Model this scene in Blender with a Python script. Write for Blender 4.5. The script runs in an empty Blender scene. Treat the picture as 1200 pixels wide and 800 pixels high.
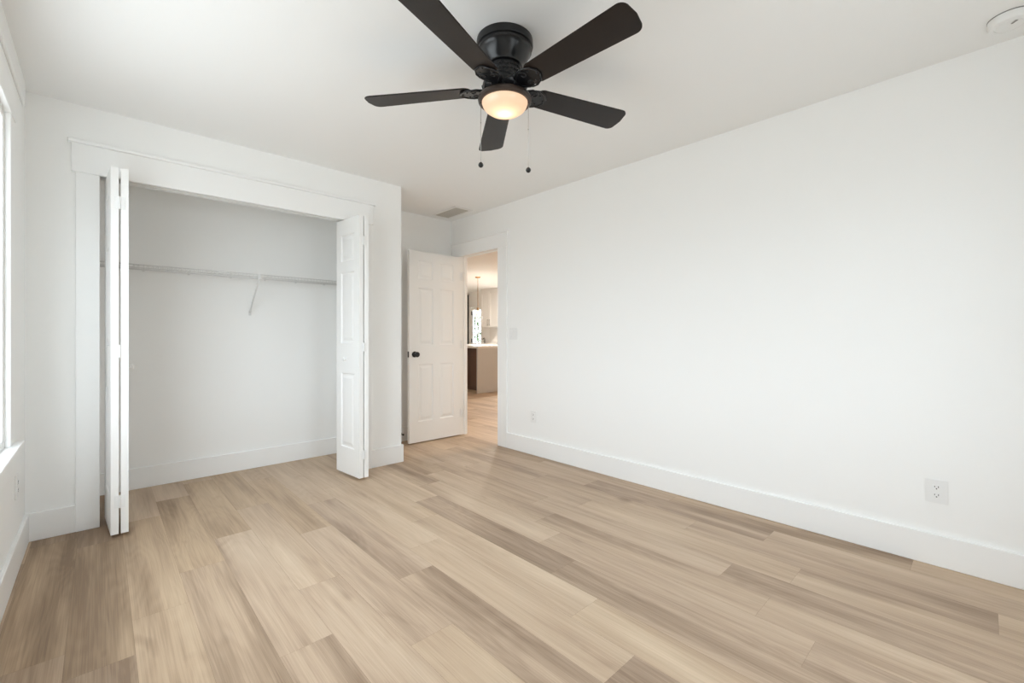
import bpy, bmesh, math, random
from mathutils import Vector, Matrix
random.seed(7)
S = bpy.context.scene
COL = S.collection
PI = math.pi

# ------------------------------------------------------------------ camera
cam_d = bpy.data.cameras.new('camera')
cam = bpy.data.objects.new('camera', cam_d)
COL.objects.link(cam)
F_PX = 518.0
cam_d.sensor_width = 36.0
cam_d.lens = 36.0 * F_PX / 1200.0
cam_d.clip_start = 0.05
cam.location = (0, 0, 1.115)
cam.rotation_euler = (PI / 2, 0, -math.radians(42.94))
cam_d.shift_y = -6.5 / 1200.0          # level camera, horizon at row 393.5
S.camera = cam

# ------------------------------------------------------------------ world, exposure
S.view_settings.view_transform = 'Standard'
S.view_settings.look = 'None'
S.view_settings.gamma = 1.0
S.view_settings.use_curve_mapping = False
S.view_settings.exposure = 0.0
try:
    S.cycles.max_bounces = 14
    S.cycles.diffuse_bounces = 10
    S.cycles.glossy_bounces = 4
    S.cycles.transparent_max_bounces = 16
    S.cycles.caustics_reflective = False
    S.cycles.caustics_refractive = False
    S.cycles.sample_clamp_indirect = 6.0
except Exception:
    pass
SKY = 10.1
W = bpy.data.worlds.new('sky')
S.world = W
W.use_nodes = True
bg = W.node_tree.nodes['Background']
wt = W.node_tree
w_tc = wt.nodes.new('ShaderNodeTexCoord')
w_sep = wt.nodes.new('ShaderNodeSeparateXYZ')
w_map = wt.nodes.new('ShaderNodeMapRange')      # pale sky above the horizon, duller ground below it
w_map.inputs['From Min'].default_value = -0.10
w_map.inputs['From Max'].default_value = 0.08
w_mix = wt.nodes.new('ShaderNodeMixRGB')
w_mix.inputs[1].default_value = (0.41, 0.445, 0.46, 1)
w_mix.inputs[2].default_value = (0.81, 0.915, 1.0, 1)
wt.links.new(w_tc.outputs['Generated'], w_sep.inputs[0])
wt.links.new(w_sep.outputs[2], w_map.inputs[0])
wt.links.new(w_map.outputs[0], w_mix.inputs[0])
wt.links.new(w_mix.outputs[0], bg.inputs[0])
bg.inputs[1].default_value = SKY


def portal(name, loc, rot, sx, sy):
    d = bpy.data.lights.new(name, 'AREA')
    d.shape = 'RECTANGLE'
    d.size, d.size_y = sx, sy
    o = bpy.data.objects.new(name, d)
    o.location, o.rotation_euler = loc, rot
    COL.objects.link(o)
    d.cycles.is_portal = True
    return o


# window openings (world metres)
WL = (1.10, 2.85, 0.64, 2.07)           # left wall: y0, y1, z0, z1
WB = (0.90, 1.85, 0.64, 2.07)           # window added for fill in the unseen back wall: x0, x1, z0, z1
WK = (6.9, 8.4, 1.06, 2.05)             # unseen window over the counter, added to brighten the kitchen: y0, y1, z0, z1
KD = (10.30, 10.70, 0.18, 1.90)         # kitchen door glass: y0, y1, z0, z1
portal('sky_opening_left', (-0.44, (WL[0]+WL[1])/2, (WL[2]+WL[3])/2), (0, -PI/2, 0), WL[3]-WL[2], WL[1]-WL[0])
portal('sky_opening_back', ((WB[0]+WB[1])/2, -0.74, (WB[2]+WB[3])/2), (PI/2, 0, 0), WB[1]-WB[0], WB[3]-WB[2])
portal('sky_opening_counter', (8.46, (WK[0]+WK[1])/2, (WK[2]+WK[3])/2), (0, PI/2, 0), WK[3]-WK[2], WK[1]-WK[0])
portal('sky_opening_kitchen', (8.46, (KD[0]+KD[1])/2, (KD[2]+KD[3])/2), (0, PI/2, 0), KD[3]-KD[2], KD[1]-KD[0])


# ------------------------------------------------------------------ materials
def srgb(r, g, b):
    f = lambda c: (c/255/12.92) if c/255 <= 0.04045 else ((c/255+0.055)/1.055)**2.4
    return (f(r), f(g), f(b), 1)


def mat(name, col, rough=0.5, metal=0.0, spec=0.5, bump=0.0, bscale=200.0, vary=0.0, vscale=6.0, stretch=None):
    m = bpy.data.materials.new(name)
    m.use_nodes = True
    nt = m.node_tree
    N, L = nt.nodes, nt.links
    b = N['Principled BSDF']
    b.inputs['Base Color'].default_value = col
    b.inputs['Roughness'].default_value = rough
    b.inputs['Metallic'].default_value = metal
    b.inputs['Specular IOR Level'].default_value = spec
    tc = N.new('ShaderNodeTexCoord')
    mp = N.new('ShaderNodeMapping')
    if stretch:
        mp.inputs['Scale'].default_value = stretch
    L.new(tc.outputs['Object'], mp.inputs[0])
    if vary:
        n = N.new('ShaderNodeTexNoise')
        n.inputs['Scale'].default_value = vscale
        n.inputs['Detail'].default_value = 3
        L.new(mp.outputs[0], n.inputs['Vector'])
        mx = N.new('ShaderNodeMixRGB')
        mx.inputs[1].default_value = tuple(c*(1-vary) for c in col[:3]) + (1,)
        mx.inputs[2].default_value = tuple(min(1, c*(1+vary)) for c in col[:3]) + (1,)
        L.new(n.outputs[0], mx.inputs[0])
        L.new(mx.outputs[0], b.inputs['Base Color'])
    if bump:
        n2 = N.new('ShaderNodeTexNoise')
        n2.inputs['Scale'].default_value = bscale
        n2.inputs['Detail'].default_value = 2
        L.new(tc.outputs['Object'], n2.inputs['Vector'])
        bp = N.new('ShaderNodeBump')
        bp.inputs['Strength'].default_value = bump
        bp.inputs['Distance'].default_value = 0.002
        L.new(n2.outputs[0], bp.inputs['Height'])
        L.new(bp.outputs[0], b.inputs['Normal'])
    return m


M = {}
M['wall'] = mat('wall_paint', (0.90, 0.90, 0.888, 1), 0.75, spec=0.25, bump=0.12, bscale=160, vary=0.006, vscale=1.5)
M['ceil'] = mat('ceiling_paint', (0.88, 0.882, 0.875, 1), 0.85, spec=0.15, bump=0.15, bscale=120)
M['trim'] = mat('trim_paint', (0.89, 0.89, 0.88, 1), 0.38, spec=0.4, vary=0.004, vscale=3)
M['door'] = mat('door_paint', (0.885, 0.88, 0.865, 1), 0.42, spec=0.4, vary=0.004, vscale=3)
M['plastic'] = mat('white_plastic', (0.84, 0.84, 0.83, 1), 0.32, spec=0.5, vary=0.004, vscale=20)
M['slot'] = mat('dark_slot', (0.03, 0.03, 0.03, 1), 0.6, vary=0.1, vscale=40)
M['black'] = mat('black_enamel', (0.008, 0.008, 0.009, 1), 0.28, spec=0.5, vary=0.15, vscale=30)
M['bronze'] = mat('bronze_black', (0.05, 0.034, 0.026, 1), 0.4, metal=0.2, vary=0.2, vscale=30)
M['blade'] = mat('espresso_blade', (0.014, 0.0098, 0.0082, 1), 0.38, spec=0.32, vary=0.25, vscale=9, stretch=(1.5, 14, 14))
M['wire'] = mat('white_wire', (0.72, 0.72, 0.71, 1), 0.35, vary=0.02, vscale=20)
M['steel'] = mat('brushed_steel', (0.5, 0.49, 0.47, 1), 0.35, metal=0.9, vary=0.05, vscale=50)
M['vent'] = mat('vent_metal', (0.80, 0.79, 0.77, 1), 0.5, vary=0.02, vscale=20)
M['duct'] = mat('duct_dark', (0.22, 0.21, 0.19, 1), 0.8, vary=0.1, vscale=20)
M['rim'] = mat('grey_rim', (0.25, 0.25, 0.24, 1), 0.6, vary=0.05, vscale=20)
M['darkwood'] = mat('dark_walnut', srgb(92, 66, 50), 0.5, vary=0.25, vscale=7, stretch=(12, 12, 0.6))
M['stone'] = mat('pale_quartz', (0.58, 0.57, 0.56, 1), 0.3, vary=0.05, vscale=4)
M['counter'] = mat('white_quartz', (0.86, 0.85, 0.83, 1), 0.2, vary=0.02, vscale=4)
M['cab'] = mat('cabinet_white', (0.85, 0.84, 0.82, 1), 0.4, vary=0.004, vscale=3)
M['handle'] = mat('grey_handle', (0.22, 0.21, 0.2, 1), 0.35, metal=0.7, vary=0.05, vscale=40)
M['brass'] = mat('aged_brass', srgb(150, 112, 66), 0.35, metal=0.8, vary=0.1, vscale=40)
M['seam'] = mat('floor_underlay', srgb(96, 74, 56), 0.8, vary=0.05, vscale=10)


def glass_mat(name, tint=(1, 1, 1, 1), gloss=0.06):
    m = bpy.data.materials.new(name)
    m.use_nodes = True
    nt = m.node_tree
    for n in list(nt.nodes):
        nt.nodes.remove(n)
    o = nt.nodes.new('ShaderNodeOutputMaterial')
    t = nt.nodes.new('ShaderNodeBsdfTransparent')
    t.inputs[0].default_value = tint
    g = nt.nodes.new('ShaderNodeBsdfGlossy')
    g.inputs['Roughness'].default_value = 0.02
    mx = nt.nodes.new('ShaderNodeMixShader')
    mx.inputs[0].default_value = gloss
    nt.links.new(t.outputs[0], mx.inputs[1])
    nt.links.new(g.outputs[0], mx.inputs[2])
    nt.links.new(mx.outputs[0], o.inputs[0])
    return m


M['glass'] = glass_mat('window_glass')
M['lampglass'] = glass_mat('clear_lamp_glass', (0.97, 0.95, 0.92, 1), 0.12)


def frosted(name, col=(1, 0.92, 0.82, 1)):
    m = bpy.data.materials.new(name)
    m.use_nodes = True
    nt = m.node_tree
    for n in list(nt.nodes):
        nt.nodes.remove(n)
    o = nt.nodes.new('ShaderNodeOutputMaterial')
    t = nt.nodes.new('ShaderNodeBsdfTranslucent')
    t.inputs[0].default_value = col
    d = nt.nodes.new('ShaderNodeBsdfDiffuse')
    d.inputs[0].default_value = (0.85, 0.82, 0.78, 1)
    mx = nt.nodes.new('ShaderNodeMixShader')
    mx.inputs[0].default_value = 0.35
    g = nt.nodes.new('ShaderNodeBsdfGlossy')
    g.inputs['Roughness'].default_value = 0.15
    m2 = nt.nodes.new('ShaderNodeMixShader')
    m2.inputs[0].default_value = 0.05
    nt.links.new(t.outputs[0], mx.inputs[1])
    nt.links.new(d.outputs[0], mx.inputs[2])
    nt.links.new(mx.outputs[0], m2.inputs[1])
    nt.links.new(g.outputs[0], m2.inputs[2])
    nt.links.new(m2.outputs[0], o.inputs[0])
    return m


M['bowl'] = frosted('frosted_bowl')


def emit(name, col, st):
    m = bpy.data.materials.new(name)
    m.use_nodes = True
    nt = m.node_tree
    for n in list(nt.nodes):
        nt.nodes.remove(n)
    o = nt.nodes.new('ShaderNodeOutputMaterial')
    e = nt.nodes.new('ShaderNodeEmission')
    e.inputs[0].default_value = col
    e.inputs[1].default_value = st
    nt.links.new(e.outputs[0], o.inputs[0])
    return m


def floor_mat():
    m = bpy.data.materials.new('oak_planks')
    m.use_nodes = True
    nt = m.node_tree
    N, L = nt.nodes, nt.links
    b = N['Principled BSDF']

    def math_(op, a, c=None):
        n = N.new('ShaderNodeMath')
        n.operation = op
        for i, v in enumerate((a, c)):
            if v is None:
                continue
            if isinstance(v, (int, float)):
                n.inputs[i].default_value = v
            else:
                L.new(v, n.inputs[i])
        return n.outputs[0]

    tc = N.new('ShaderNodeTexCoord')
    sep = N.new('ShaderNodeSeparateXYZ')
    L.new(tc.outputs['Object'], sep.inputs[0])
    at = N.new('ShaderNodeAttribute'); at.attribute_name = 'tone'
    asd = N.new('ShaderNodeAttribute'); asd.attribute_name = 'seed'
    ay = N.new('ShaderNodeAttribute'); ay.attribute_name = 'warm'
    seed = asd.outputs['Fac']
    zz = math_('MULTIPLY', seed, 37.0)

    def noise(sx, sy, detail, rough=0.55, dist=0.0):
        c = N.new('ShaderNodeCombineXYZ')
        L.new(math_('MULTIPLY', sep.outputs[0], sx), c.inputs[0])
        L.new(math_('MULTIPLY', sep.outputs[1], sy), c.inputs[1])
        L.new(zz, c.inputs[2])
        n = N.new('ShaderNodeTexNoise')
        n.inputs['Scale'].default_value = 1.0
        n.inputs['Detail'].default_value = detail
        n.inputs['Roughness'].default_value = rough
        n.inputs['Distortion'].default_value = dist
        L.new(c.outputs[0], n.inputs['Vector'])
        return n.outputs[0]

    fine = noise(260, 3.5, 3)
    streak = noise(52, 1.0, 4, 0.6, 0.2)
    broad = noise(9, 0.9, 2, 0.5, 0.2)
    # cathedral figure
    c = N.new('ShaderNodeCombineXYZ')
    L.new(math_('MULTIPLY', sep.outputs[0], 6.0), c.inputs[0])
    L.new(math_('MULTIPLY', sep.outputs[1], 0.8), c.inputs[1])
    L.new(zz, c.inputs[2])
    warp = N.new('ShaderNodeTexNoise')
    warp.inputs['Scale'].default_value = 1.0
    warp.inputs['Detail'].default_value = 1.5
    L.new(c.outputs[0], warp.inputs['Vector'])
    rings = math_('SINE', math_('MULTIPLY', warp.outputs[0], 120.0))
    rings = math_('MULTIPLY', rings, 0.5)
    knot = noise(11, 4.5, 0, 0.5, 0.5)
    knots = math_('MULTIPLY', math_('MAXIMUM', math_('SUBTRACT', knot, 0.74), 0.0), -1.3)

    v = at.outputs['Fac']
    v = math_('ADD', v, math_('MULTIPLY', math_('SUBTRACT', broad, 0.5), 1.15))
    v = math_('ADD', v, math_('MULTIPLY', math_('SUBTRACT', streak, 0.5), 0.5))
    v = math_('ADD', v, math_('MULTIPLY', math_('SUBTRACT', fine, 0.5), 0.55))
    v = math_('ADD', v, math_('MULTIPLY', rings, 0.06))
    v = math_('ADD', v, knots)
    r = N.new('ShaderNodeValToRGB')
    e = r.color_ramp.elements
    e[0].position, e[0].color = 0.0, srgb(*FLOOR_DARK)
    e[1].position, e[1].color = 1.0, srgb(*FLOOR_LIGHT)
    k = e.new(0.5); k.color = srgb(*FLOOR_MID)
    L.new(v, r.inputs[0])
    r2 = N.new('ShaderNodeMixRGB')
    r2.blend_type = 'MULTIPLY'
    L.new(math_('MULTIPLY', ay.outputs['Fac'], 0.55), r2.inputs[0])
    L.new(r.outputs[0], r2.inputs[1])
    r2.inputs[2].default_value = (1.0, 0.95, 0.78, 1)
    L.new(r2.outputs[0], b.inputs['Base Color'])
    b.inputs['Roughness'].default_value = 0.5
    L.new(math_('ADD', math_('MULTIPLY', fine, 0.2), 0.40), b.inputs['Roughness'])
    b.inputs['Specular IOR Level'].default_value = 0.35
    bp = N.new('ShaderNodeBump')
    bp.inputs['Strength'].default_value = 0.15
    bp.inputs['Distance'].default_value = 0.001
    L.new(fine, bp.inputs['Height'])
    L.new(bp.outputs[0], b.inputs['Normal'])
    return m


FLOOR_DARK = (136, 114, 95)
FLOOR_MID = (185, 162, 140)
FLOOR_LIGHT = (210, 190, 168)
M['floor'] = floor_mat()


# ------------------------------------------------------------------ mesh helpers
class MB:
    """collects shapes, links them as one mesh object"""
    def __init__(s):
        s.bm = bmesh.new()

    def _add(s, tmp, mtx=None, smooth=False):
        if mtx is not None:
            bmesh.ops.transform(tmp, matrix=mtx, verts=tmp.verts)
        me = bpy.data.meshes.new('t')
        if smooth:
            for f in tmp.faces:
                f.smooth = True
        tmp.to_mesh(me)
        s.bm.from_mesh(me)
        bpy.data.meshes.remove(me)
        tmp.free()
        return s

    def box(s, x0, x1, y0, y1, z0, z1, bev=0.0, mtx=None, seg=1):
        t = bmesh.new()
        bmesh.ops.create_cube(t, size=1.0)
        for v in t.verts:
            v.co = Vector(((x0+x1)/2 + v.co.x*(x1-x0), (y0+y1)/2 + v.co.y*(y1-y0), (z0+z1)/2 + v.co.z*(z1-z0)))
        if bev:
            bmesh.ops.bevel(t, geom=t.edges[:], offset=bev, segments=seg, affect='EDGES')
        return s._add(t, mtx)

    def lathe(s, prof, n=48, mtx=None, smooth=True, a0=0, a1=2*PI):
        t = bmesh.new()
        full = abs(a1-a0-2*PI) < 1e-6
        cnt = n if full else n+1
        rows = []
        for r, z in prof:
            if r < 1e-6:
                rows.append([t.verts.new((0, 0, z))])
            else:
                rows.append([t.verts.new((r*math.cos(a0+(a1-a0)*i/n), r*math.sin(a0+(a1-a0)*i/n), z)) for i in range(cnt)])
        for A, B in zip(rows, rows[1:]):
            for i in range(n):
                j = (i+1) % n if full else i+1
                if len(A) == 1 and len(B) == 1:
                    continue
                if len(A) == 1:
                    t.faces.new((A[0], B[i], B[j]))
                elif len(B) == 1:
                    t.faces.new((A[i], B[0], A[j]))
                else:
                    t.faces.new((A[i], B[i], B[j], A[j]))
        bmesh.ops.recalc_face_normals(t, faces=t.faces)
        if smooth:
            for f in t.faces:
                f.smooth = True
            for e in t.edges:
                if len(e.link_faces) == 2 and e.calc_face_angle(0) > math.radians(38):
                    e.smooth = False
        return s._add(t, mtx)

    def tube(s, pts, r, n=8):
        pts = [Vector(p) for p in pts]
        t = bmesh.new()
        rings = []
        up = None
        for i, p in enumerate(pts):
            d = (pts[min(i+1, len(pts)-1)] - pts[max(i-1, 0)]).normalized()
            if up is None:
                up = d.orthogonal().normalized()
            a = (up - d*up.dot(d)).normalized()
            up = a
            c = d.cross(a)
            rr = r[i] if isinstance(r, (list, tuple)) else r
            rings.append([t.verts.new(p + rr*(a*math.cos(2*PI*k/n) + c*math.sin(2*PI*k/n))) for k in range(n)])
        for A, B in zip(rings, rings[1:]):
            for k in range(n):
                t.faces.new((A[k], A[(k+1) % n], B[(k+1) % n], B[k]))
        t.faces.new(rings[0][::-1])
        t.faces.new(rings[-1])
        bmesh.ops.recalc_face_normals(t, faces=t.faces)
        return s._add(t, None, True)

    def prism(s, outline, z0, z1, mtx=None, bev=0.0):
        t = bmesh.new()
        a = [t.verts.new((x, y, z0)) for x, y in outline]
        b = [t.verts.new((x, y, z1)) for x, y in outline]
        t.faces.new(a[::-1])
        t.faces.new(b)
        n = len(a)
        for i in range(n):
            t.faces.new((a[i], a[(i+1) % n], b[(i+1) % n], b[i]))
        bmesh.ops.recalc_face_normals(t, faces=t.faces)
        if bev:
            bmesh.ops.bevel(t, geom=[e for e in t.edges if e.calc_face_angle(0) > 0.6], offset=bev, segments=2, affect='EDGES')
        return s._add(t, mtx)

    def sphere(s, c, r, n=20):
        t = bmesh.new()
        bmesh.ops.create_uvsphere(t, u_segments=n, v_segments=n//2, radius=r)
        return s._add(t, Matrix.Translation(c), True)

    def build(s, name, m, parent=None):
        me = bpy.data.meshes.new(name)
        s.bm.to_mesh(me)
        s.bm.free()
        me.materials.append(m)
        o = bpy.data.objects.new(name, me)
        COL.objects.link(o)
        if parent is not None:
            o.parent = parent
        return o


def frame_of(origin, ux, uy, uz):
    return Matrix(((ux[0], uy[0], uz[0], origin[0]), (ux[1], uy[1], uz[1], origin[1]),
                   (ux[2], uy[2], uz[2], origin[2]), (0, 0, 0, 1)))


def thing(name, label, cat, loc=(0, 0, 0), rz=0.0, group=None, kind=None):
    o = bpy.data.objects.new(name, None)
    o.empty_display_size = 0.1
    COL.objects.link(o)
    o.location = loc
    o.rotation_euler = (0, 0, rz)
    tag(o, label, cat, group, kind)
    return o


def tag(o, label=None, cat=None, group=None, kind=None):
    if label: o['label'] = label
    if cat: o['category'] = cat
    if group: o['group'] = group
    if kind: o['kind'] = kind
    return o


def struct(name, mb, m, label, cat):
    return tag(mb.build(name, m), label, cat, kind='structure')


# ------------------------------------------------------------------ room shell
CH = 2.44
XL, XR = -0.30, 2.98
YC = 3.545          # closet wall face
YB = 4.23           # closet / alcove back wall face
YN = -0.60          # wall behind the camera
XK, YK0, YK1 = 8.30, 1.0, 12.0
OC = (-0.004, 1.575, 2.09)     # closet opening x0, x1, top
BX = 1.955                      # end of closet wall
OD = (3.40, 4.05, 2.01)        # doorway y0, y1, top
RW = 0.09                       # right wall thickness

# floor: every plank a quad, the joints where the photograph has them
PW, PL, X0 = 0.182, 1.22, 0.09
joint = {-2: 0.98, -1: 0.81, 0: 1.06, 1: 0.143, 2: 0.449, 3: 0.836, 4: 0.193, 5: 0.616, 6: 0.838, 7: 1.125, 8: 0.175,
         9: 0.427, 10: 0.63, 11: 0.848, 12: 0.606, 13: 1.19, 14: 0.83, 15: 0.25}
# (row, a y inside the plank) -> tone, warmth
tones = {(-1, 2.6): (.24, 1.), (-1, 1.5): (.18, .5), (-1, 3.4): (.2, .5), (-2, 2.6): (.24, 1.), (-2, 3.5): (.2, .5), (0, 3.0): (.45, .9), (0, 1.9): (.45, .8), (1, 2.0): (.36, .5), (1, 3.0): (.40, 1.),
         (1, 1.0): (.4, .3), (2, 1.2): (.36, .3), (2, 2.2): (.52, .3), (2, 3.2): (.45, 1.), (3, 1.5): (.45, .3), (3, 2.6): (.52, .4),
         (3, 3.5): (.48, .9), (4, 1.0): (.62, .55), (4, 2.0): (.53, .2), (4, 3.0): (.52, .8), (5, 1.2): (.36, .2), (5, 2.4): (.4, .1), (5, 3.3): (.6, .3),
         (6, 0.4): (.28, .1), (6, 1.4): (.62, .4), (6, 2.7): (.66, .4), (7, 0.5): (.66, .6), (7, 1.8): (.6, .4), (7, 3.0): (.62, .5),
         (8, 1.0): (.38, .2), (8, 2.0): (.32, .1), (8, 3.2): (.66, .4), (9, 1.0): (.55, .2), (9, 2.2): (.62, .3), (9, 3.3): (.42, .3),
         (10, 0.3): (.62, .3), (10, 1.2): (.42, .3), (10, 2.4): (.55, .3), (11, 0.4): (.42, .2), (11, 1.4): (.58, .2), (11, 2.6): (.5, .3),
         (12, 0.0): (.5, .3), (12, 1.2): (.62, .4), (12, 2.4): (.5, .2), (13, 0.5): (.36, .2), (13, 1.8): (.55, .3), (13, 3.0): (.45, .2),
         (14, 0.3): (.55, .2), (14, 1.4): (.3, .1), (14, 2.6): (.5, .2)}
fx0, fx1, fy0, fy1 = XL-0.12, XK+0.1, YN-0.12, YK1+0.1


def build_floor():
    bm = bmesh.new()
    lt = bm.faces.layers.float.new('tone')
    ls = bm.faces.layers.float.new('seed')
    lw = bm.faces.layers.float.new('warm')
    rnd = random.Random(11)
    g = 0.00022
    k0 = math.floor((fx0-X0)/PW)
    k1 = math.floor((fx1-X0)/PW)
    prev = 0.2
    for k in range(k0, k1+1):
        xa, xb = max(fx0, X0+k*PW), min(fx1, X0+(k+1)*PW)
        if xb-xa < 0.004:
            continue
        j = joint.get(k)
        if j is None:
            j = (prev + rnd.uniform(0.3, 0.9)) % PL
        prev = j
        n = math.floor((fy0-j)/PL)
        while j+n*PL < fy1:
            ya, yb = max(fy0, j+n*PL), min(fy1, j+(n+1)*PL)
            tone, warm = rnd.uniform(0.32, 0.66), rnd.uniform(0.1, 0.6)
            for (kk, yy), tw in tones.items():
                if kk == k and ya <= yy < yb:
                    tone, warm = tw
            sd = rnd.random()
            n += 1
            if yb-ya < 0.004:
                continue
            f = bm.faces.new([bm.verts.new(p) for p in ((xa+g, ya+g, 0), (xb-g, ya+g, 0), (xb-g, yb-g, 0), (xa+g, yb-g, 0))])
            f[lt], f[ls], f[lw] = tone, sd, warm
            f.material_index = 0
    # the boards' underlay, seen only in the joints
    t = 0.05
    c = [bm.verts.new(p) for p in ((fx0, fy0, -0.0006), (fx1, fy0, -0.0006), (fx1, fy1, -0.0006), (fx0, fy1, -0.0006),
                                   (fx0, fy0, -t), (fx1, fy0, -t), (fx1, fy1, -t), (fx0, fy1, -t))]
    for q in ((0, 1, 2, 3), (7, 6, 5, 4), (0, 4, 5, 1), (1, 5, 6, 2), (2, 6, 7, 3), (3, 7, 4, 0)):
        f = bm.faces.new([c[i] for i in q])
        f.material_index = 1
    me = bpy.data.meshes.new('floor')
    bm.to_mesh(me)
    bm.free()
    me.materials.append(M['floor'])
    me.materials.append(M['seam'])
    o = bpy.data.objects.new('floor', me)
    COL.objects.link(o)
    tag(o, 'light oak plank floor running through the room and the doorway', 'floor', kind='structure')


build_floor()
struct('ceiling', MB().box(fx0, fx1, fy0, fy1, CH, CH+0.1), M['ceil'], 'flat white painted ceiling above the whole room', 'ceiling')

b = MB()
b.box(XL-0.12, XL, YN-0.12, WL[0], 0, CH)
b.box(XL-0.12, XL, WL[1], YB+0.12, 0, CH)
b.box(XL-0.12, XL, WL[0], WL[1], 0, WL[2])
b.box(XL-0.12, XL, WL[0], WL[1], WL[3], CH)
struct('wall_left', b, M['wall'], 'white wall with the window at the left edge', 'wall')
b = MB()
b.box(XL, WB[0], YN-0.12, YN, 0, CH)
b.box(WB[1], XR+RW, YN-0.12, YN, 0, CH)
b.box(WB[0], WB[1], YN-0.12, YN, 0, WB[2])
b.box(WB[0], WB[1], YN-0.12, YN, WB[3], CH)
struct('wall_back', b, M['wall'], 'white wall behind the viewer with an added fill window', 'wall')
b = MB()
b.box(XR, XR+RW, YN, OD[0], 0, CH)
b.box(XR, XR+RW, OD[1], YK1, 0, CH)
b.box(XR, XR+RW, OD[0], OD[1], OD[2], CH)
struct('wall_right', b, M['wall'], 'long bare white wall on the right with the doorway at its far end', 'wall')
b = MB()
b.box(XL, OC[0], YC, YC+0.115, 0, CH)
b.box(OC[1], BX, YC, YC+0.115, 0, CH)
b.box(OC[0], OC[1], YC, YC+0.115, OC[2], CH)
struct('wall_closet', b, M['wall'], 'white wall around the open closet', 'wall')
struct('wall_partition', MB().box(BX-0.1, BX, YC+0.115, YB, 0, CH), M['wall'], 'short white return wall between closet and door nook', 'wall')
struct('wall_front', MB().box(XL, XR, YB, YB+0.12, 0, CH), M['wall'], 'white wall at the back of closet and door nook', 'wall')
b = MB()
b.box(XK, XK+0.1, YK0, WK[0], 0, CH)
b.box(XK, XK+0.1, WK[0], WK[1], 0, WK[2])
b.box(XK, XK+0.1, WK[0], WK[1], WK[3], CH)
b.box(XK, XK+0.1, WK[1], KD[0]-0.10, 0, CH)
b.box(XK, XK+0.1, KD[1]+0.13, YK1, 0, CH)
b.box(XK, XK+0.1, KD[0]-0.10, KD[1]+0.13, KD[3]+0.09, CH)
struct('wall_kitchen', b, M['wall'], 'far white kitchen wall seen through the doorway', 'wall')
struct('wall_hall_near', MB().box(XR+RW, XK+0.1, YK0-0.1, YK0, 0, CH), M['wall'], 'white hall wall out of sight to the right of the doorway', 'wall')
struct('wall_hall_far', MB().box(XR, XK+0.1, YK1, YK1+0.1, 0, CH), M['wall'], 'white kitchen wall out of sight to the left of the doorway', 'wall')

# baseboards
BH, BT = 0.152, 0.016


def base(name, x0, x1, y0, y1, label):
    struct(name, MB().box(x0, x1, y0, y1, 0, BH, 0.0025), M['trim'], label, 'baseboard')


base('baseboard_left', XL, XL+BT, YN+BT, YC-BT, 'white baseboard under the window')
base('baseboard_right', XR-BT, XR, YN+BT, OD[0]-0.135, 'long white baseboard along the bare right wall')
base('baseboard_back', XL+BT, XR-BT, YN, YN+BT, 'white baseboard on the wall behind the viewer')
base('baseboard_closet_left', XL, OC[0]-0.101, YC-BT, YC, 'short white baseboard left of the closet casing')
base('baseboard_closet_right', OC[1]+0.1, BX+BT, YC-BT, YC, 'short white baseboard right of the closet casing')
base('baseboard_nook_side', BX, BX+BT, YC, YB-BT, 'white baseboard on the return wall beside the open door')
base('baseboard_nook', BX, XR, YB-BT, YB, 'white baseboard behind the open door')
base('baseboard_closet_back', XL+BT, BX-0.1-BT, YB-BT, YB, 'white baseboard along the back wall inside the closet')
base('baseboard_closet_inside_left', XL, XL+BT, YC+0.115, YB, 'white baseboard on the left side inside the closet')
base('baseboard_closet_inside_right', BX-0.1-BT, BX-0.1, YC+0.115, YB, 'white baseboard on the right side inside the closet')

# trim: crown board on the left wall, casings
b = MB().box(XL, XL+0.012, YN+0.05, 3.43, 2.315, CH, 0.003)
struct('trim_1', b, M['trim'], 'flat white crown board at the top of the window wall', 'trim')
b = MB()
b.box(OC[0]-0.101, OC[0], YC-0.018, YC, 0, 2.05, 0.002)
b.box(OC[1], OC[1]+0.1, YC-0.018, YC, 0, 2.05, 0.002)
b.box(OC[0]-0.118, OC[1]+0.108, YC-0.022, YC, 2.05, 2.212, 0.002)
b.box(OC[0]-0.133, OC[1]+0.126, YC-0.036, YC, 2.212, 2.232, 0.003)
struct('trim_2', b, M['trim'], 'white flat casing with capped header around the closet opening', 'trim')
b = MB()
b.box(OC[0], OC[1], YC+0.035, YC+0.095, OC[2]-0.012, OC[2], 0.001)
b.box(OC[0]+0.002, OC[1]-0.002, YC+0.05, YC+0.056, OC[2]-0.038, OC[2]-0.012)
b.box(OC[0]+0.002, OC[1]-0.002, YC+0.080, YC+0.086, OC[2]-0.038, OC[2]-0.012)
struct('trim_3', b, M['vent'], 'thin grey folding door track under the closet header', 'trim')
b = MB()
b.box(XR-0.018, XR, OD[0]-0.135, OD[0], 0, OD[2], 0.002)
b.box(XR-0.018, XR, OD[1]+0.005, OD[1]+0.14, 0, OD[2], 0.002)
b.box(XR-0.020, XR, OD[0]-0.142, OD[1]+0.15, OD[2], 2.150, 0.002)
b.box(XR-0.030, XR, OD[0]-0.155, OD[1]+0.158, 2.150, 2.168, 0.003)
struct('trim_4', b, M['trim'], 'white flat casing with capped header around the doorway', 'trim')
b = MB()     # door stop strips on the jamb
b.box(XR+0.045, XR+0.08, OD[0], OD[0]+0.010, 0, OD[2])
b.box(XR+0.045, XR+0.08, OD[1]-0.010, OD[1], 0, OD[2])
b.box(XR+0.045, XR+0.08, OD[0]+0.010, OD[1]-0.010, OD[2]-0.010, OD[2])
struct('trim_5', b, M['trim'], 'white stop strip inside the door jamb', 'trim')


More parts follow.
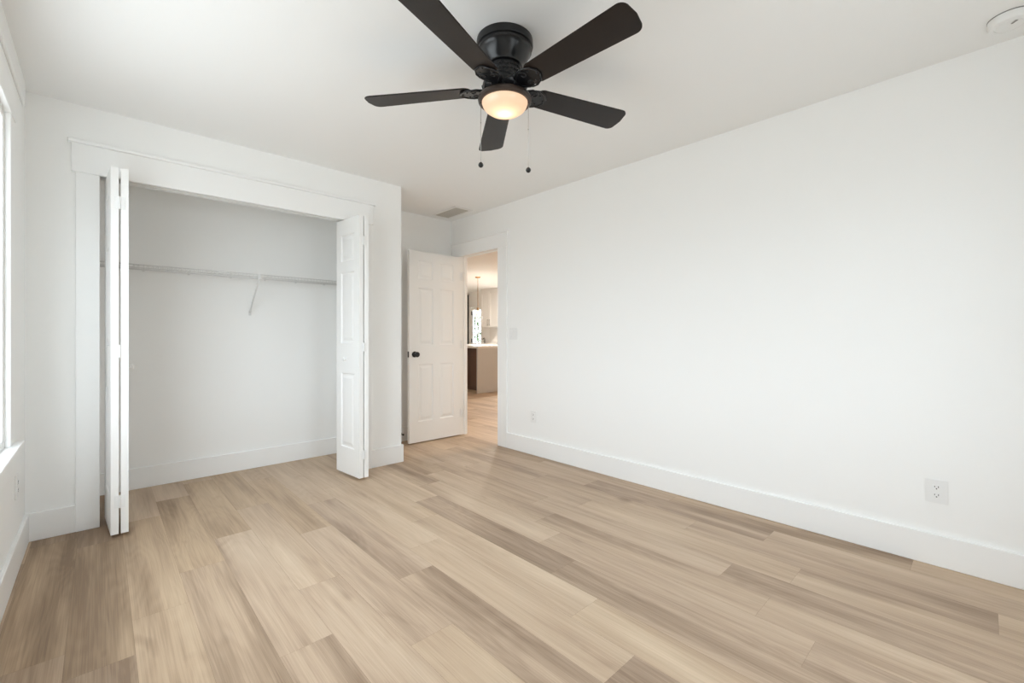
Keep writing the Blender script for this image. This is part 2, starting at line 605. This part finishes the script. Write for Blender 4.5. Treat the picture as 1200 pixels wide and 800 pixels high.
# ------------------------------------------------------------------ windows
def window(name, mtx, w, z0, z1, label):
    """local: x along the wall, y into the room, z up; the room face of the wall is y=0, the wall 0.12 deep"""
    r = thing(name, label, 'window', kind='structure')
    r.matrix_world = mtx
    h = z1-z0
    b = MB()
    cw = 0.11
    b.box(-w/2-cw, -w/2, 0, 0.018, z0, z1, 0.002)
    b.box(w/2, w/2+cw, 0, 0.018, z0, z1, 0.002)
    b.box(-w/2-cw-0.01, w/2+cw+0.01, 0, 0.022, z1, z1+0.12, 0.002)
    b.box(-w/2-cw, w/2+cw, 0, 0.016, z0-0.13, z0-0.03, 0.002)
    b.build('casing', M['trim'], r)
    MB().box(-w/2-cw-0.03, w/2+cw+0.03, 0, 0.045, z0-0.03, z0, 0.003).build('sill', M['trim'], r)
    b = MB()
    t = 0.03
    b.box(-w/2, -w/2+t, -0.12, -0.002, z0, z1)
    b.box(w/2-t, w/2, -0.12, -0.002, z0, z1)
    b.box(-w/2+t, w/2-t, -0.12, -0.002, z1-t, z1)
    b.box(-w/2+t, w/2-t, -0.12, -0.002, z0, z0+t)
    b.build('window_frame', M['plastic'], r)
    wi = w/2-t
    zm = z0+h/2
    for (sa, sb, ya, yb) in ((z0+t, zm+0.02, -0.058, -0.028), (zm-0.02, z1-t, -0.095, -0.065)):
        b = MB()
        s_ = 0.04
        b.box(-wi, -wi+s_, ya, yb, sa, sb)
        b.box(wi-s_, wi, ya, yb, sa, sb)
        b.box(-wi+s_, wi-s_, ya, yb, sa, sa+s_)
        b.box(-wi+s_, wi-s_, ya, yb, sb-s_, sb)
        sash = b.build('sash', M['plastic'], r)
        MB().box(-wi+s_, wi-s_, (ya+yb)/2-0.002, (ya+yb)/2+0.002, sa+s_, sb-s_).build('pane', M['glass'], sash)
    return r


window('window_1', frame_of((XL, (WL[0]+WL[1])/2, 0), (0, -1, 0), (1, 0, 0), (0, 0, 1)), WL[1]-WL[0], WL[2], WL[3],
       'bright white-framed window cut by the left edge of the picture')
window('window_fill_back', frame_of(((WB[0]+WB[1])/2, YN, 0), (1, 0, 0), (0, 1, 0), (0, 0, 1)), WB[1]-WB[0], WB[2], WB[3],
       'white window added for fill light in the unseen wall behind the viewer')
window('window_fill_kitchen', frame_of((XK, (WK[0]+WK[1])/2, 0), (0, 1, 0), (-1, 0, 0), (0, 0, 1)), WK[1]-WK[0], WK[2], WK[3],
       'white window added over the counter to brighten the kitchen, out of sight right of the doorway')


# ------------------------------------------------------------------ panelled doors
def panel_slab(w, z0, z1, t, xs, panels):
    """slab 0..w, thickness -t/2..t/2; xs: list of (x0,x1) columns; panels: list of (za,zb) rows"""
    bm = bmesh.new()
    cx = sorted({0.0, w} | {v for c in xs for v in c})
    cz = sorted({z0, z1} | {v for p in panels for v in p})
    for side in (-1, 1):
        y = side*t/2

        def q(p):
            f = bm.faces.new([bm.verts.new(c) for c in (p if side < 0 else p[::-1])])
            return f
        for xa, xb in zip(cx, cx[1:]):
            for za, zb in zip(cz, cz[1:]):
                if (xa, xb) in xs and (za, zb) in panels:
                    loops = []
                    for ins, dep in ((0, 0), (0.008, 0.007), (0.020, 0.007), (0.042, 0.0015)):
                        yy = y - side*dep
                        loops.append([(xa+ins, yy, za+ins), (xb-ins, yy, za+ins), (xb-ins, yy, zb-ins), (xa+ins, yy, zb-ins)])
                    for A, B in zip(loops, loops[1:]):
                        for i in range(4):
                            j = (i+1) % 4
                            q([A[i], A[j], B[j], B[i]])
                    q(loops[-1])
                else:
                    q([(xa, y, za), (xb, y, za), (xb, y, zb), (xa, y, zb)])
    h = t/2
    for f in (((0, h, z0), (0, -h, z0), (0, -h, z1), (0, h, z1)), ((w, -h, z0), (w, h, z0), (w, h, z1), (w, -h, z1)),
              ((0, -h, z1), (w, -h, z1), (w, h, z1), (0, h, z1)), ((0, h, z0), (w, h, z0), (w, -h, z0), (0, -h, z0))):
        bm.faces.new([bm.verts.new(c) for c in f])
    bmesh.ops.remove_doubles(bm, verts=bm.verts, dist=0.0002)
    m = MB()
    m._add(bm)
    return m


# room door, open 90 degrees against the nook wall; local x from hinge to free edge
DW, DT = 0.655, 0.035
door = thing('door_1', 'white six-panel room door standing open, with black knob', 'door', kind='structure')
door.matrix_world = frame_of((2.962, 4.02+DT/2, 0), (-1, 0, 0), (0, -1, 0), (0, 0, 1))
rows = [(0.225, 0.82), (1.02, 1.615), (1.71, 1.90)]
sl = panel_slab(DW, 0.012, 1.995, DT, [(0.105, 0.285), (0.37, 0.55)], rows).build('door_slab', M['door'], door)
for sd in (1, -1):
    rot = Matrix.Translation((DW-0.062, sd*DT/2, 0.925)) @ Matrix.Rotation(-sd*PI/2, 4, 'X')
    MB().lathe([(0, 0), (0.031, 0), (0.031, 0.004), (0.026, 0.009), (0.012, 0.012), (0.011, 0.028), (0.018, 0.034), (0.027, 0.043),
                (0.0285, 0.053), (0.024, 0.063), (0.012, 0.068), (0, 0.069)], 32, rot).build('knob', M['black'], door)
MB().box(DW, DW+0.0015, -0.012, 0.012, 0.895, 0.955).build('latch_plate', M['black'], door)
for z in (0.25, 1.02, 1.78):
    b = MB().lathe([(0, 0), (0.006, 0), (0.006, 0.09), (0, 0.09)], 12, Matrix.Translation((-0.009, DT/2+0.003, z-0.045)))
    b.box(-0.009, 0.02, DT/2, DT/2+0.0015, z-0.045, z+0.045)
    b.build('hinge', M['plastic'], door)


# folding closet doors: each leaf from its back end A to its front edge B (centre lines)
LT = 0.033


def bifold(name, leaves, label, knob_leaf, knob_side):
    r = thing(name, label, 'folding door', (leaves[0][1][0], leaves[0][1][1], 0), kind='structure')
    inv = Matrix.Translation((-leaves[0][1][0], -leaves[0][1][1], 0))
    for i, (A, B) in enumerate(leaves):
        d = Vector((B[0]-A[0], B[1]-A[1], 0))
        L_ = d.length
        d.normalize()
        n = Vector((-d.y, d.x, 0))
        leaf = panel_slab(L_, 0.022, 2.044, LT, [(0.075, L_-0.075)], [(0.23, 0.82), (1.056, 1.62), (1.71, 1.92)]).build('door_leaf', M['door'], r)
        leaf.matrix_local = inv @ frame_of((A[0], A[1], 0), d, n, (0, 0, 1))
        if i == knob_leaf:
            k = MB().lathe([(0, 0), (0.008, 0), (0.007, 0.010), (0.013, 0.016), (0.015, 0.022), (0.011, 0.028), (0, 0.030)], 20,
                           Matrix.Translation((L_*0.44, knob_side*LT/2, 0.93)) @ Matrix.Rotation(-knob_side*PI/2, 4, 'X'))
            k.build('knob', M['plastic'], leaf)
    (A0, B0), (A1, B1) = leaves
    mid = Vector(((B0[0]+B1[0])/2, min(B0[1], B1[1]), 0))
    for z in (0.20, 1.03, 1.85):
        b = MB().box(-0.022, 0.022, -0.0025, -0.0003, z-0.034, z+0.034, 0.0006)
        b.lathe([(0, -0.034), (0.0045, -0.034), (0.0045, 0.034), (0, 0.034)], 12, Matrix.Translation((0, -0.004, z)))
        o = b.build('hinge', M['plastic'], r)
        o.location = (mid.x-leaves[0][1][0], mid.y-leaves[0][1][1], 0)
    return r


bifold('door_2', [((0.034, 3.632), (0.0565, 3.268)), ((0.106, 3.632), (0.098, 3.268))],
       'white folding closet door folded edge-on at the left jamb', 1, 1)
bifold('door_3', [((1.432, 3.632), (1.466, 3.275)), ((1.530, 3.632), (1.507, 3.275))],
       'white panelled folding closet door folded at the right jamb', 0, -1)

# ------------------------------------------------------------------ ceiling fan
FC = (1.333, 1.48)
fan = thing('ceiling_fan', 'black five-blade ceiling fan with lit frosted bowl', 'ceiling fan', (FC[0], FC[1], CH))
P = lambda prof: [(r, z-CH) for r, z in prof]
MB().lathe(P([(0, 2.44), (0.126, 2.44), (0.1275, 2.416), (0.125, 2.408), (0.118, 2.406), (0.117, 2.400), (0.121, 2.397), (0.121, 2.391),
              (0.116, 2.388), (0.112, 2.378), (0.102, 2.358), (0.090, 2.340), (0.080, 2.330), (0.079, 2.324), (0.073, 2.322), (0, 2.322)]), 64).build('motor_housing', M['black'], fan)
b = MB().lathe(P([(0, 2.322), (0.068, 2.322), (0.068, 2.256), (0, 2.256)]), 48)
for i in range(24):                       # ventilation bosses
    a = 2*PI*i/24
    for z in (2.307, 2.288, 2.269):
        b.box(-0.004, 0.004, -0.006, 0.006, -0.005, 0.005, 0.0015,
              Matrix.Translation((0.0685*math.cos(a), 0.0685*math.sin(a), z-CH)) @ Matrix.Rotation(a, 4, 'Z'))
b.build('motor', M['black'], fan)
b = MB().lathe(P([(0, 2.256), (0.088, 2.256), (0.099, 2.246), (0.101, 2.236), (0.096, 2.224), (0.082, 2.211), (0.066, 2.203), (0.066, 2.198), (0, 2.198)]), 48)
for i in range(10):                       # raised scroll ribs
    a = 2*PI*(i+0.5)/10
    pts = []
    for q in range(12):
        t = q/11
        rr, z = 0.100-0.030*t*t, 2.248-0.046*t
        pts.append(((rr+0.002)*math.cos(a+0.22*math.sin(2*PI*t)), (rr+0.002)*math.sin(a+0.22*math.sin(2*PI*t)), z-CH))
    b.tube(pts, 0.0042, 6)
b.build('flywheel', M['black'], fan)
b = MB().lathe(P([(0, 2.198), (0.086, 2.198), (0.104, 2.194), (0.117, 2.186), (0.121, 2.176), (0.119, 2.166), (0.112, 2.161), (0.104, 2.162), (0.1035, 2.168), (0, 2.176)]), 64)
b.build('light_fitter', M['bronze'], fan)
MB().lathe(P([(0.1028, 2.167), (0.1028, 2.161), (0.099, 2.149), (0.089, 2.136), (0.074, 2.125), (0.054, 2.1175), (0.029, 2.1135), (0, 2.112)]), 64).build('glass_bowl', M['bowl'], fan)
ld = bpy.data.lights.new('fan_lamp', 'POINT')
ld.energy = 0.42
ld.color = (1.0, 0.64, 0.38)
ld.shadow_soft_size = 0.022
lo = bpy.data.objects.new('fan_lamp', ld)
lo.location = (0, 0, 2.148-CH)
lo.parent = fan
COL.objects.link(lo)


def blade_outline():
    pts = []
    # along +x from root r=0.145 to tip r=0.66
    xs0, xs1 = 0.150, 0.660
    w0, w1 = 0.058, 0.073
    for i in range(9):               # root: rounded
        a = PI/2 + PI*i/8
        pts.append((xs0+0.03+0.034*math.cos(a), w0*math.sin(a)))
    rc = 0.034
    for i in range(7):
        a = -PI/2 + PI/2*i/6
        pts.append((xs1-0.006-rc+rc*math.cos(a), -w1+rc+rc*math.sin(a)))
    pts.append((xs1, 0))
    for i in range(7):
        a = PI/2*i/6
        pts.append((xs1-0.006-rc+rc*math.cos(a), w1-rc+rc*math.sin(a)))
    return pts


BZ = 2.222-CH
pitch = math.radians(-11)
blade_src = iron_src = None
for k in range(5):
    ang = math.radians(55.5+72*k)
    R_ = Matrix.Rotation(ang, 4, 'Z')
    if blade_src is None:
        blade_src = MB().prism(blade_outline(), 0.0, 0.006, bev=0.0015).build('fan_blade', M['blade'], fan)
        b = MB()
        # arm from flywheel outward, spade plate under the blade root, two scrolls and three screws
        b.prism([(0.076, -0.022), (0.092, -0.036), (0.120, -0.050), (0.145, -0.046), (0.160, -0.030), (0.160, 0.030), (0.145, 0.046), (0.120, 0.050), (0.092, 0.036), (0.076, 0.022)], -0.0065, -0.0008, bev=0.001)
        pl = []
        for i in range(33):
            a = PI - 2*PI*i/32
            rr = 0.040 + 0.007*math.cos(3*a)
            pl.append((0.168+rr*0.85*math.cos(a), rr*1.22*math.sin(a)))
        b.prism(pl, -0.0055, -0.0005, bev=0.001)
        for s_ in (-1, 1):
            pts = []
            for i in range(20):
                t = i/19
                a = t*2.1*PI
                rr = 0.026*(1-0.72*t)
                pts.append((0.128+rr*math.cos(PI-a)+0.012*t, s_*(0.026+rr*math.sin(a)*0.9), -0.007))
            b.tube(pts, 0.0036, 6)
            b.tube([(0.085, s_*0.012, -0.006), (0.108, s_*0.034, -0.007), (0.130, s_*0.050, -0.007), (0.155, s_*0.054, -0.006), (0.185, s_*0.040, -0.006), (0.205, s_*0.012, -0.006)], 0.0038, 6)
        for p in ((0.168, 0.028), (0.168, -0.028), (0.196, 0.0)):
            b.sphere((p[0], p[1], -0.0055), 0.005, 10)
        iron_src = b.build('blade_iron', M['black'], fan)
        bl, ir = blade_src, iron_src
    else:
        bl, ir = blade_src.copy(), iron_src.copy()
        COL.objects.link(bl)
        COL.objects.link(ir)
        bl.parent = ir.parent = fan
    bl.matrix_local = Matrix.Translation((0, 0, BZ)) @ R_ @ Matrix.Rotation(pitch, 4, 'X')
    ir.matrix_local = Matrix.Translation((0, 0, BZ)) @ R_ @ Matrix.Rotation(pitch, 4, 'X')
rx, ry = math.cos(math.radians(42.94)), -math.sin(math.radians(42.94))
for off, zb, zc in ((-0.108, 1.885, 2.075), (0.106, 1.862, 2.045)):
    cx, cy = rx*off, ry*off
    b = MB()
    b.tube([(cx, cy, 2.164-CH), (cx, cy, zb+0.008-CH)], 0.0011, 6)
    b.sphere((cx, cy, zc-CH), 0.003, 8)
    ch = b.build('pull_chain', M['steel'], fan)
    MB().lathe([(0, 0.014), (0.003, 0.0125), (0.0088, 0.0075), (0.012, 0), (0.0088, -0.0085), (0.004, -0.0115), (0, -0.012)], 20,
               Matrix.Translation((cx, cy, zb-CH))).build('pull_knob', M['black'], ch)

# ------------------------------------------------------------------ smoke detector and ceiling vent
sm = thing('smoke_detector', 'round white smoke detector on the ceiling at the top right corner', 'smoke detector', (2.7664, -0.0647, CH))
MB().lathe([(0, 0), (0.0660, 0), (0.0660, -0.004), (0, -0.004)], 48).build('base', M['rim'], sm)
MB().lathe([(0, -0.004), (0.0652, -0.004), (0.0645, -0.026), (0.060, -0.033), (0.046, -0.036), (0.044, -0.034), (0.042, -0.036), (0, -0.038)], 48).build('cover', M['plastic'], sm)
MB().box(-0.012, 0.012, -0.004, 0.004, -0.0395, -0.037, 0.001, Matrix.Translation((-0.025, -0.012, 0)) @ Matrix.Rotation(0.7, 4, 'Z')).build('test_button', M['rim'], sm)

vt = thing('air_vent', 'small white ceiling air vent in front of the open door', 'air vent', (2.755, 3.905, CH))
VX, VY = 0.10, 0.205
b = MB()
b.box(-VX-0.012, -VX+0.018, -VY-0.012, VY+0.012, -0.008, 0, 0.002)
b.box(VX-0.018, VX+0.012, -VY-0.012, VY+0.012, -0.008, 0, 0.002)
b.box(-VX+0.018, VX-0.018, -VY-0.012, -VY+0.018, -0.008, 0, 0.002)
b.box(-VX+0.018, VX-0.018, VY-0.018, VY+0.012, -0.008, 0, 0.002)
b.build('frame', M['vent'], vt)
MB().box(-VX+0.018, VX-0.018, -VY+0.018, VY-0.018, -0.0008, 0).build('duct', M['duct'], vt)
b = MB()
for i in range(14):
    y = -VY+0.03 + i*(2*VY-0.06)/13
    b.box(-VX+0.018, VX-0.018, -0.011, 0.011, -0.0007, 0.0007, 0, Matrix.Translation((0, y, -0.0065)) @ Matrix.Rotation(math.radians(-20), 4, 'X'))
b.build('louvers', mat('shaded_louver', (0.50, 0.48, 0.44, 1), 0.6, vary=0.05, vscale=20), vt)  # louver colour darkened to carry the vent's shade

# ------------------------------------------------------------------ closet wire shelf
sh = thing('wire_shelf', 'white wire closet shelf with a diagonal brace', 'shelf', (0.78, YB, 1.60))
SX0, SX1 = XL-0.78+0.002, BX-0.1-0.78-0.002
SF = -0.30                               # front edge, in depth from the wall
b = MB()
b.tube([(SX0, -0.006, 0), (SX1, -0.006, 0)], 0.003, 6)
b.tube([(SX0, -0.15, -0.003), (SX1, -0.15, -0.003)], 0.003, 6)
b.tube([(SX0, SF, 0.0), (SX1, SF, 0.0)], 0.0035, 6)
b.tube([(SX0, SF-0.001, -0.030), (SX1, SF-0.001, -0.030)], 0.0035, 6)
n = int((SX1-SX0)/0.0254)
for i in range(n+1):
    x = SX0+0.004 + i*(SX1-SX0-0.008)/n
    b.tube([(x, -0.004, 0.004), (x, SF+0.003, 0.004), (x, SF-0.002, 0.002), (x, SF-0.004, -0.030)], 0.0014, 4)
b.build('wire_deck', M['wire'], sh)
bx = 0.92-0.78
b = MB()
b.tube([(bx, SF, -0.032), (bx, SF+0.015, -0.045), (bx, -0.016, -0.272), (bx, -0.006, -0.29)], 0.0065, 8)
b.box(bx-0.009, bx+0.009, -0.004, 0, -0.312, -0.275, 0.001)
b.box(bx-0.008, bx+0.008, SF-0.007, SF+0.006, -0.036, 0.004, 0.001)
b.build('brace', M['wire'], sh)
for x in (-0.55, -0.28, 0.0, 0.25, 0.50, 0.75, 0.98):
    MB().box(x-0.007, x+0.007, -0.011, 0, -0.012, 0.012, 0.002).build('wall_clip', M['wire'], sh)
for x in (SX0, SX1-0.010):
    MB().box(x, x+0.010, SF-0.012, SF+0.03, -0.04, 0.012, 0.002).build('end_bracket', M['wire'], sh)


# ------------------------------------------------------------------ switch, outlets, door stop
def wall_frame(side, y, z):
    """local x along the wall, y out of the wall, z up"""
    if side == 'right':
        return frame_of((XR, y, z), (0, 1, 0), (-1, 0, 0), (0, 0, 1))
    return frame_of((XL, y, z), (0, -1, 0), (1, 0, 0), (0, 0, 1))


def outlet(side, y, z, w, h, label):
    r = thing('wall_outlet', label, 'outlet', group='white duplex outlets')
    r.matrix_world = wall_frame(side, y, z)
    MB().box(-w/2, w/2, 0, 0.006, -h/2, h/2, 0.0025, seg=2).build('cover_plate', M['plastic'], r)
    for s_ in (-1, 1):
        so = MB()
        pts = []
        for i in range(24):
            a = 2*PI*i/24
            pts.append((max(-0.0165, min(0.0165, 0.019*math.cos(a))), 0.0145*math.sin(a)))
        so.prism([(p[0], -p[1]) for p in pts], 0.006, 0.0085, frame_of((0, 0, s_*0.0195), (1, 0, 0), (0, 0, -1), (0, 1, 0)))
        sk = so.build('socket', M['plastic'], r)
        b = MB()
        b.box(-0.0078, -0.0054, 0.0083, 0.0090, s_*0.0195-0.001, s_*0.0195+0.0075)
        b.box(0.0054, 0.0078, 0.0083, 0.0090, s_*0.0195, s_*0.0195+0.0065)
        b.lathe([(0, 0), (0.0026, 0), (0.0026, 0.0007), (0, 0.0007)], 12, Matrix.Translation((0, 0.0083, s_*0.0195-0.0065)) @ Matrix.Rotation(-PI/2, 4, 'X'))
        b.build('slots', M['slot'], sk)
    MB().lathe([(0, 0), (0.003, 0), (0.002, 0.001), (0, 0.0012)], 12, Matrix.Translation((0, 0.006, 0)) @ Matrix.Rotation(-PI/2, 4, 'X')).build('screw', M['plastic'], r)
    return r


outlet('right', 0.167, 0.360, 0.082, 0.115, 'white duplex outlet low on the bare wall near the right edge')
outlet('right', 2.902, 0.357, 0.072, 0.114, 'white duplex outlet low on the wall beside the doorway')
outlet('left', 3.19, 0.39, 0.076, 0.118, 'white outlet below the window sill on the left wall')

sw = thing('light_switch', 'white double light switch beside the doorway casing', 'light switch')
sw.matrix_world = wall_frame('right', 3.180, 1.137)
MB().box(-0.058, 0.058, 0, 0.006, -0.058, 0.058, 0.0025, seg=2).build('switch_plate', M['plastic'], sw)
for s_ in (-1, 1):
    MB().box(s_*0.023-0.0165, s_*0.023+0.0165, 0.006, 0.0095, -0.033, 0.033, 0.002, Matrix.Rotation(0.02, 4, 'X')).build('rocker', M['plastic'], sw)

ds = thing('door_stop', 'small spring door stop with black tip on the baseboard behind the door', 'door stop', (2.318, YB-BT, 0.082))
b = MB().lathe([(0, 0), (0.012, 0), (0.012, 0.004), (0.006, 0.008), (0.0055, 0.045), (0, 0.045)], 16, Matrix.Rotation(PI/2, 4, 'X'))
b.build('spring', M['steel'], ds)
MB().lathe([(0, 0.045), (0.0085, 0.045), (0.009, 0.058), (0.006, 0.062), (0, 0.062)], 16, Matrix.Rotation(PI/2, 4, 'X')).build('rubber_tip', M['black'], ds)

# ------------------------------------------------------------------ kitchen beyond the doorway
isl = thing('kitchen_island', 'kitchen island with white top, pale end panel and dark wood side', 'kitchen island', (5.345, 6.714, 0))
IX, IY = 1.45, 2.6
MB().box(0, IX, 0, IY, 0.872, 0.912, 0.003).build('countertop', M['counter'], isl)
MB().box(0, IX, 0, 0.04, 0, 0.872, 0.002).build('end_panel', M['stone'], isl)
b = MB().box(0.30, IX, 0.04, IY-0.04, 0, 0.872)
for i in range(9):
    y = 0.09+i*0.28
    b.box(0.290, 0.300, y, y+0.25, 0.08, 0.85, 0.004)
b.build('cabinet_body', M['darkwood'], isl)
MB().box(0, IX, IY-0.04, IY, 0, 0.872, 0.002).build('end_panel', M['stone'], isl)

# upper cabinets, wall side x = XK, doors face -x
KY = 9.86


def upper(y0, y1, label):
    r = thing('wall_cabinet', label, 'wall cabinet', (XK, y0, 0))
    w = y1-y0
    MB().box(-0.33, 0, 0.001, w-0.001, 1.365, CH-0.002, 0.001).build('carcass', M['cab'], r)
    hw = w/2
    for i in (0, 1):
        a, c = i*hw+0.003, (i+1)*hw-0.003
        d = MB()
        z0, z1 = 1.37, 2.36
        d.box(-0.342, -0.33, a, c, z0, z1, 0.001)
        for q in ((a, a+0.06, z0, z1), (c-0.06, c, z0, z1), (a+0.06, c-0.06, z0, z0+0.06), (a+0.06, c-0.06, z1-0.06, z1)):
            d.box(-0.350, -0.342, q[0], q[1], q[2], q[3], 0.001)
        dr = d.build('door', M['cab'], r)
        hy = (c-0.035) if i == 0 else (a+0.035)
        h = MB()
        h.tube([(-0.378, hy, 1.40), (-0.378, hy, 1.58)], 0.006, 8)
        h.tube([(-0.350, hy, 1.42), (-0.378, hy, 1.42)], 0.005, 8)
        h.tube([(-0.350, hy, 1.56), (-0.378, hy, 1.56)], 0.005, 8)
        h.build('handle', M['handle'], dr)
    return r


upper(9.12, KY, 'white wall cabinet with two grey bar handles beside the bright kitchen door')
bc = thing('base_cabinet', 'white kitchen counter run below the wall cabinets', 'base cabinet', (XK-0.002, 7.6, 0))
MB().box(-0.60, 0, 0, KY-7.6, 0.0, 0.872, 0.002).build('carcass', M['cab'], bc)
for i in range(3):
    a = 0.01+i*0.75
    MB().box(-0.618, -0.60, a, a+0.73, 0.11, 0.86, 0.003).build('door', M['cab'], bc)
MB().box(-0.63, 0, -0.01, KY-7.6+0.01, 0.872, 0.912, 0.003).build('countertop', M['counter'], bc)
struct('trim_6', MB().box(XK-0.012, XK, 8.55, KY, 0.912, 1.363), M['counter'], 'white backsplash between kitchen counter and wall cabinets', 'trim')
fc = thing('faucet', 'small dark faucet on the counter under the wall cabinets', 'faucet', (8.05, 9.80, 0.912))
MB().lathe([(0, 0), (0.028, 0), (0.028, 0.006), (0.016, 0.012), (0.016, 0.075), (0, 0.078)], 20).build('base', M['black'], fc)
MB().tube([(0, 0, 0.06), (0, 0, 0.11), (-0.012, -0.006, 0.135), (-0.05, -0.03, 0.142), (-0.10, -0.06, 0.130), (-0.125, -0.075, 0.10)], 0.012, 10).build('spout', M['black'], fc)
MB().box(-0.008, 0.008, 0.012, 0.06, 0.045, 0.06, 0.003).build('lever', M['black'], fc)

# glazed kitchen door
kd = thing('door_4', 'bright glazed white kitchen door with black hinges beyond the island', 'door', (XK, 0, 0), kind='structure')
y0, y1 = KD[0]-0.09, KD[1]+0.13
b = MB()
b.box(0.02, 0.06, y0, KD[0], 0.01, KD[3]+0.08)
b.box(0.02, 0.06, KD[1], y1, 0.01, KD[3]+0.08)
b.box(0.02, 0.06, KD[0], KD[1], KD[3], KD[3]+0.085)
b.box(0.02, 0.06, KD[0], KD[1], 0.01, KD[2])
b.build('door_frame', M['trim'], kd)
b = MB()
for i in range(1, 3):
    y = KD[0]+(KD[1]-KD[0])*i/3
    b.box(0.030, 0.052, y-0.010, y+0.010, KD[2], KD[3])
for i in range(1, 5):
    z = KD[2]+(KD[3]-KD[2])*i/5
    b.box(0.031, 0.051, KD[0], KD[1], z-0.010, z+0.010)
b.build('muntins', M['trim'], kd)
MB().box(0.039, 0.043, KD[0], KD[1], KD[2], KD[3]).build('pane', M['glass'], kd)
for z in (0.22, 0.97, 1.81):
    MB().box(0.004, 0.020, KD[1]+0.015, KD[1]+0.06, z-0.06, z+0.06, 0.003).build('hinge', M['black'], kd)
tp = thing('tall_panel', 'narrow tall black panel left of the bright kitchen door', 'panel', (XK, 10.87, 0))
b = MB().box(-0.055, 0, 0, 0.62, 0.0, 2.39, 0.004)
b.box(-0.062, -0.055, 0.05, 0.57, 0.15, 2.30, 0.003)
b.build('panel_body', M['black'], tp)
tp_h = MB().tube([(-0.085, 0.035, 0.9), (-0.085, 0.035, 1.5)], 0.007, 8)
tp_h.tube([(-0.055, 0.035, 0.95), (-0.085, 0.035, 0.95)], 0.005, 8)
tp_h.tube([(-0.055, 0.035, 1.45), (-0.085, 0.035, 1.45)], 0.005, 8)
tp_h.build('handle', M['brass'], tp)

# pendant over the island
pn = thing('pendant_lamp', 'brass pendant lamp with clear glass shade above the kitchen island', 'pendant lamp', (6.20, 7.79, CH))
MB().lathe([(0, 0), (0.062, 0), (0.062, -0.012), (0.05, -0.024), (0.008, -0.03), (0, -0.03)], 32).build('canopy', M['brass'], pn)
MB().tube([(0, 0, -0.028), (0, 0, -0.70)], 0.006, 8).build('rod', M['brass'], pn)
MB().lathe([(0, -0.69), (0.022, -0.69), (0.024, -0.75), (0.018, -0.76), (0, -0.76)], 24).build('socket', M['brass'], pn)
MB().lathe([(0.025, -0.72), (0.045, -0.735), (0.075, -0.79), (0.100, -0.87), (0.112, -0.95)], 40).build('lamp_shade', M['lampglass'], pn)
MB().sphere((0, 0, -0.80), 0.036).build('bulb', emit('pendant_glow', (1, 0.8, 0.55, 1), 10.0), pn)
ld = bpy.data.lights.new('pendant_light', 'POINT')
ld.energy = 60
ld.color = (1.0, 0.80, 0.62)
ld.shadow_soft_size = 0.04
lo = bpy.data.objects.new('pendant_light', ld)
lo.location = (0, 0, -0.80)
lo.parent = pn
COL.objects.link(lo)


# unseen flush lamps, added to brighten the hall and kitchen
def hall_fill_lamp(x, y, e, col, label):
    r = thing('fill_lamp', label, 'added ceiling lamp', (x, y, CH), group='added fill lamps out of sight')
    MB().lathe([(0, 0), (0.16, 0), (0.165, -0.02), (0.155, -0.03), (0, -0.03)], 40).build('lamp_rim', M['brass'], r)
    MB().lathe([(0.15, -0.03), (0.145, -0.05), (0.11, -0.075), (0.06, -0.088), (0, -0.092)], 40).build('diffuser', emit('hall_fill_glow', (1, 0.82, 0.62, 1), 6.0), r)
    d = bpy.data.lights.new('hall_fill_light', 'AREA')
    d.shape = 'DISK'
    d.size = 0.3
    d.energy = e
    d.color = col
    o = bpy.data.objects.new('hall_fill_light', d)
    o.location = (0, 0, -0.10)
    o.parent = r
    COL.objects.link(o)


hall_fill_lamp(4.6, 3.2, 34, (1.0, 0.85, 0.68), 'unseen round ceiling lamp added to light the hall right of the doorway')
hall_fill_lamp(7.3, 7.5, 105, (1.0, 0.92, 0.82), 'unseen round ceiling lamp added to light the kitchen right of the island')

# garden shrub seen through the glazed kitchen door
gs = thing('garden_shrub', 'leafy green shrub outside the glazed kitchen door', 'shrub', (9.75, 12.55, 0.0))
b = MB()
rs = random.Random(5)
for i in range(5):
    a = 2*PI*i/5
    b.tube([(0, 0, 0), (0.05*math.cos(a), 0.05*math.sin(a), 0.6), (0.22*math.cos(a), 0.22*math.sin(a), 1.2), (0.3*math.cos(a+0.4), 0.3*math.sin(a+0.4), 1.75)], [0.018, 0.014, 0.009, 0.005], 6)
b.build('stem', mat('shrub_bark', (0.12, 0.08, 0.05, 1), 0.8, vary=0.2, vscale=20), gs)
t = bmesh.new()
for i in range(1100):
    a, q = rs.uniform(0, 2*PI), rs.uniform(0, 1)
    z = 0.55+1.35*q
    rr = 0.5*math.sqrt(rs.random())*(0.6+0.4*math.sin(PI*q))
    p = Vector((rr*math.cos(a), rr*math.sin(a), z))
    mtx = Matrix.Translation(p) @ Matrix.Rotation(rs.uniform(0, 2*PI), 4, 'Z') @ Matrix.Rotation(rs.uniform(-0.9, 0.9), 4, 'Y')
    L_, w = rs.uniform(0.08, 0.13), rs.uniform(0.03, 0.05)
    vs = [t.verts.new(mtx @ Vector(c)) for c in ((0, 0, 0), (L_*0.4, -w, 0.008), (L_, 0, 0), (L_*0.4, w, 0.008))]
    t.faces.new((vs[0], vs[1], vs[2]))
    t.faces.new((vs[0], vs[2], vs[3]))
m = MB()
m._add(t)
m.build('foliage', mat('shrub_leaf', (0.05, 0.11, 0.03, 1), 0.5, vary=0.4, vscale=8), gs)
ground = struct('ground', MB().box(XK+0.1, 13.5, 7.5, 15.5, -0.12, -0.04), mat('garden_ground', (0.18, 0.2, 0.12, 1), 0.9, vary=0.3, vscale=3), 'garden ground outside the glazed kitchen door', 'ground')
gs.location.z = -0.04
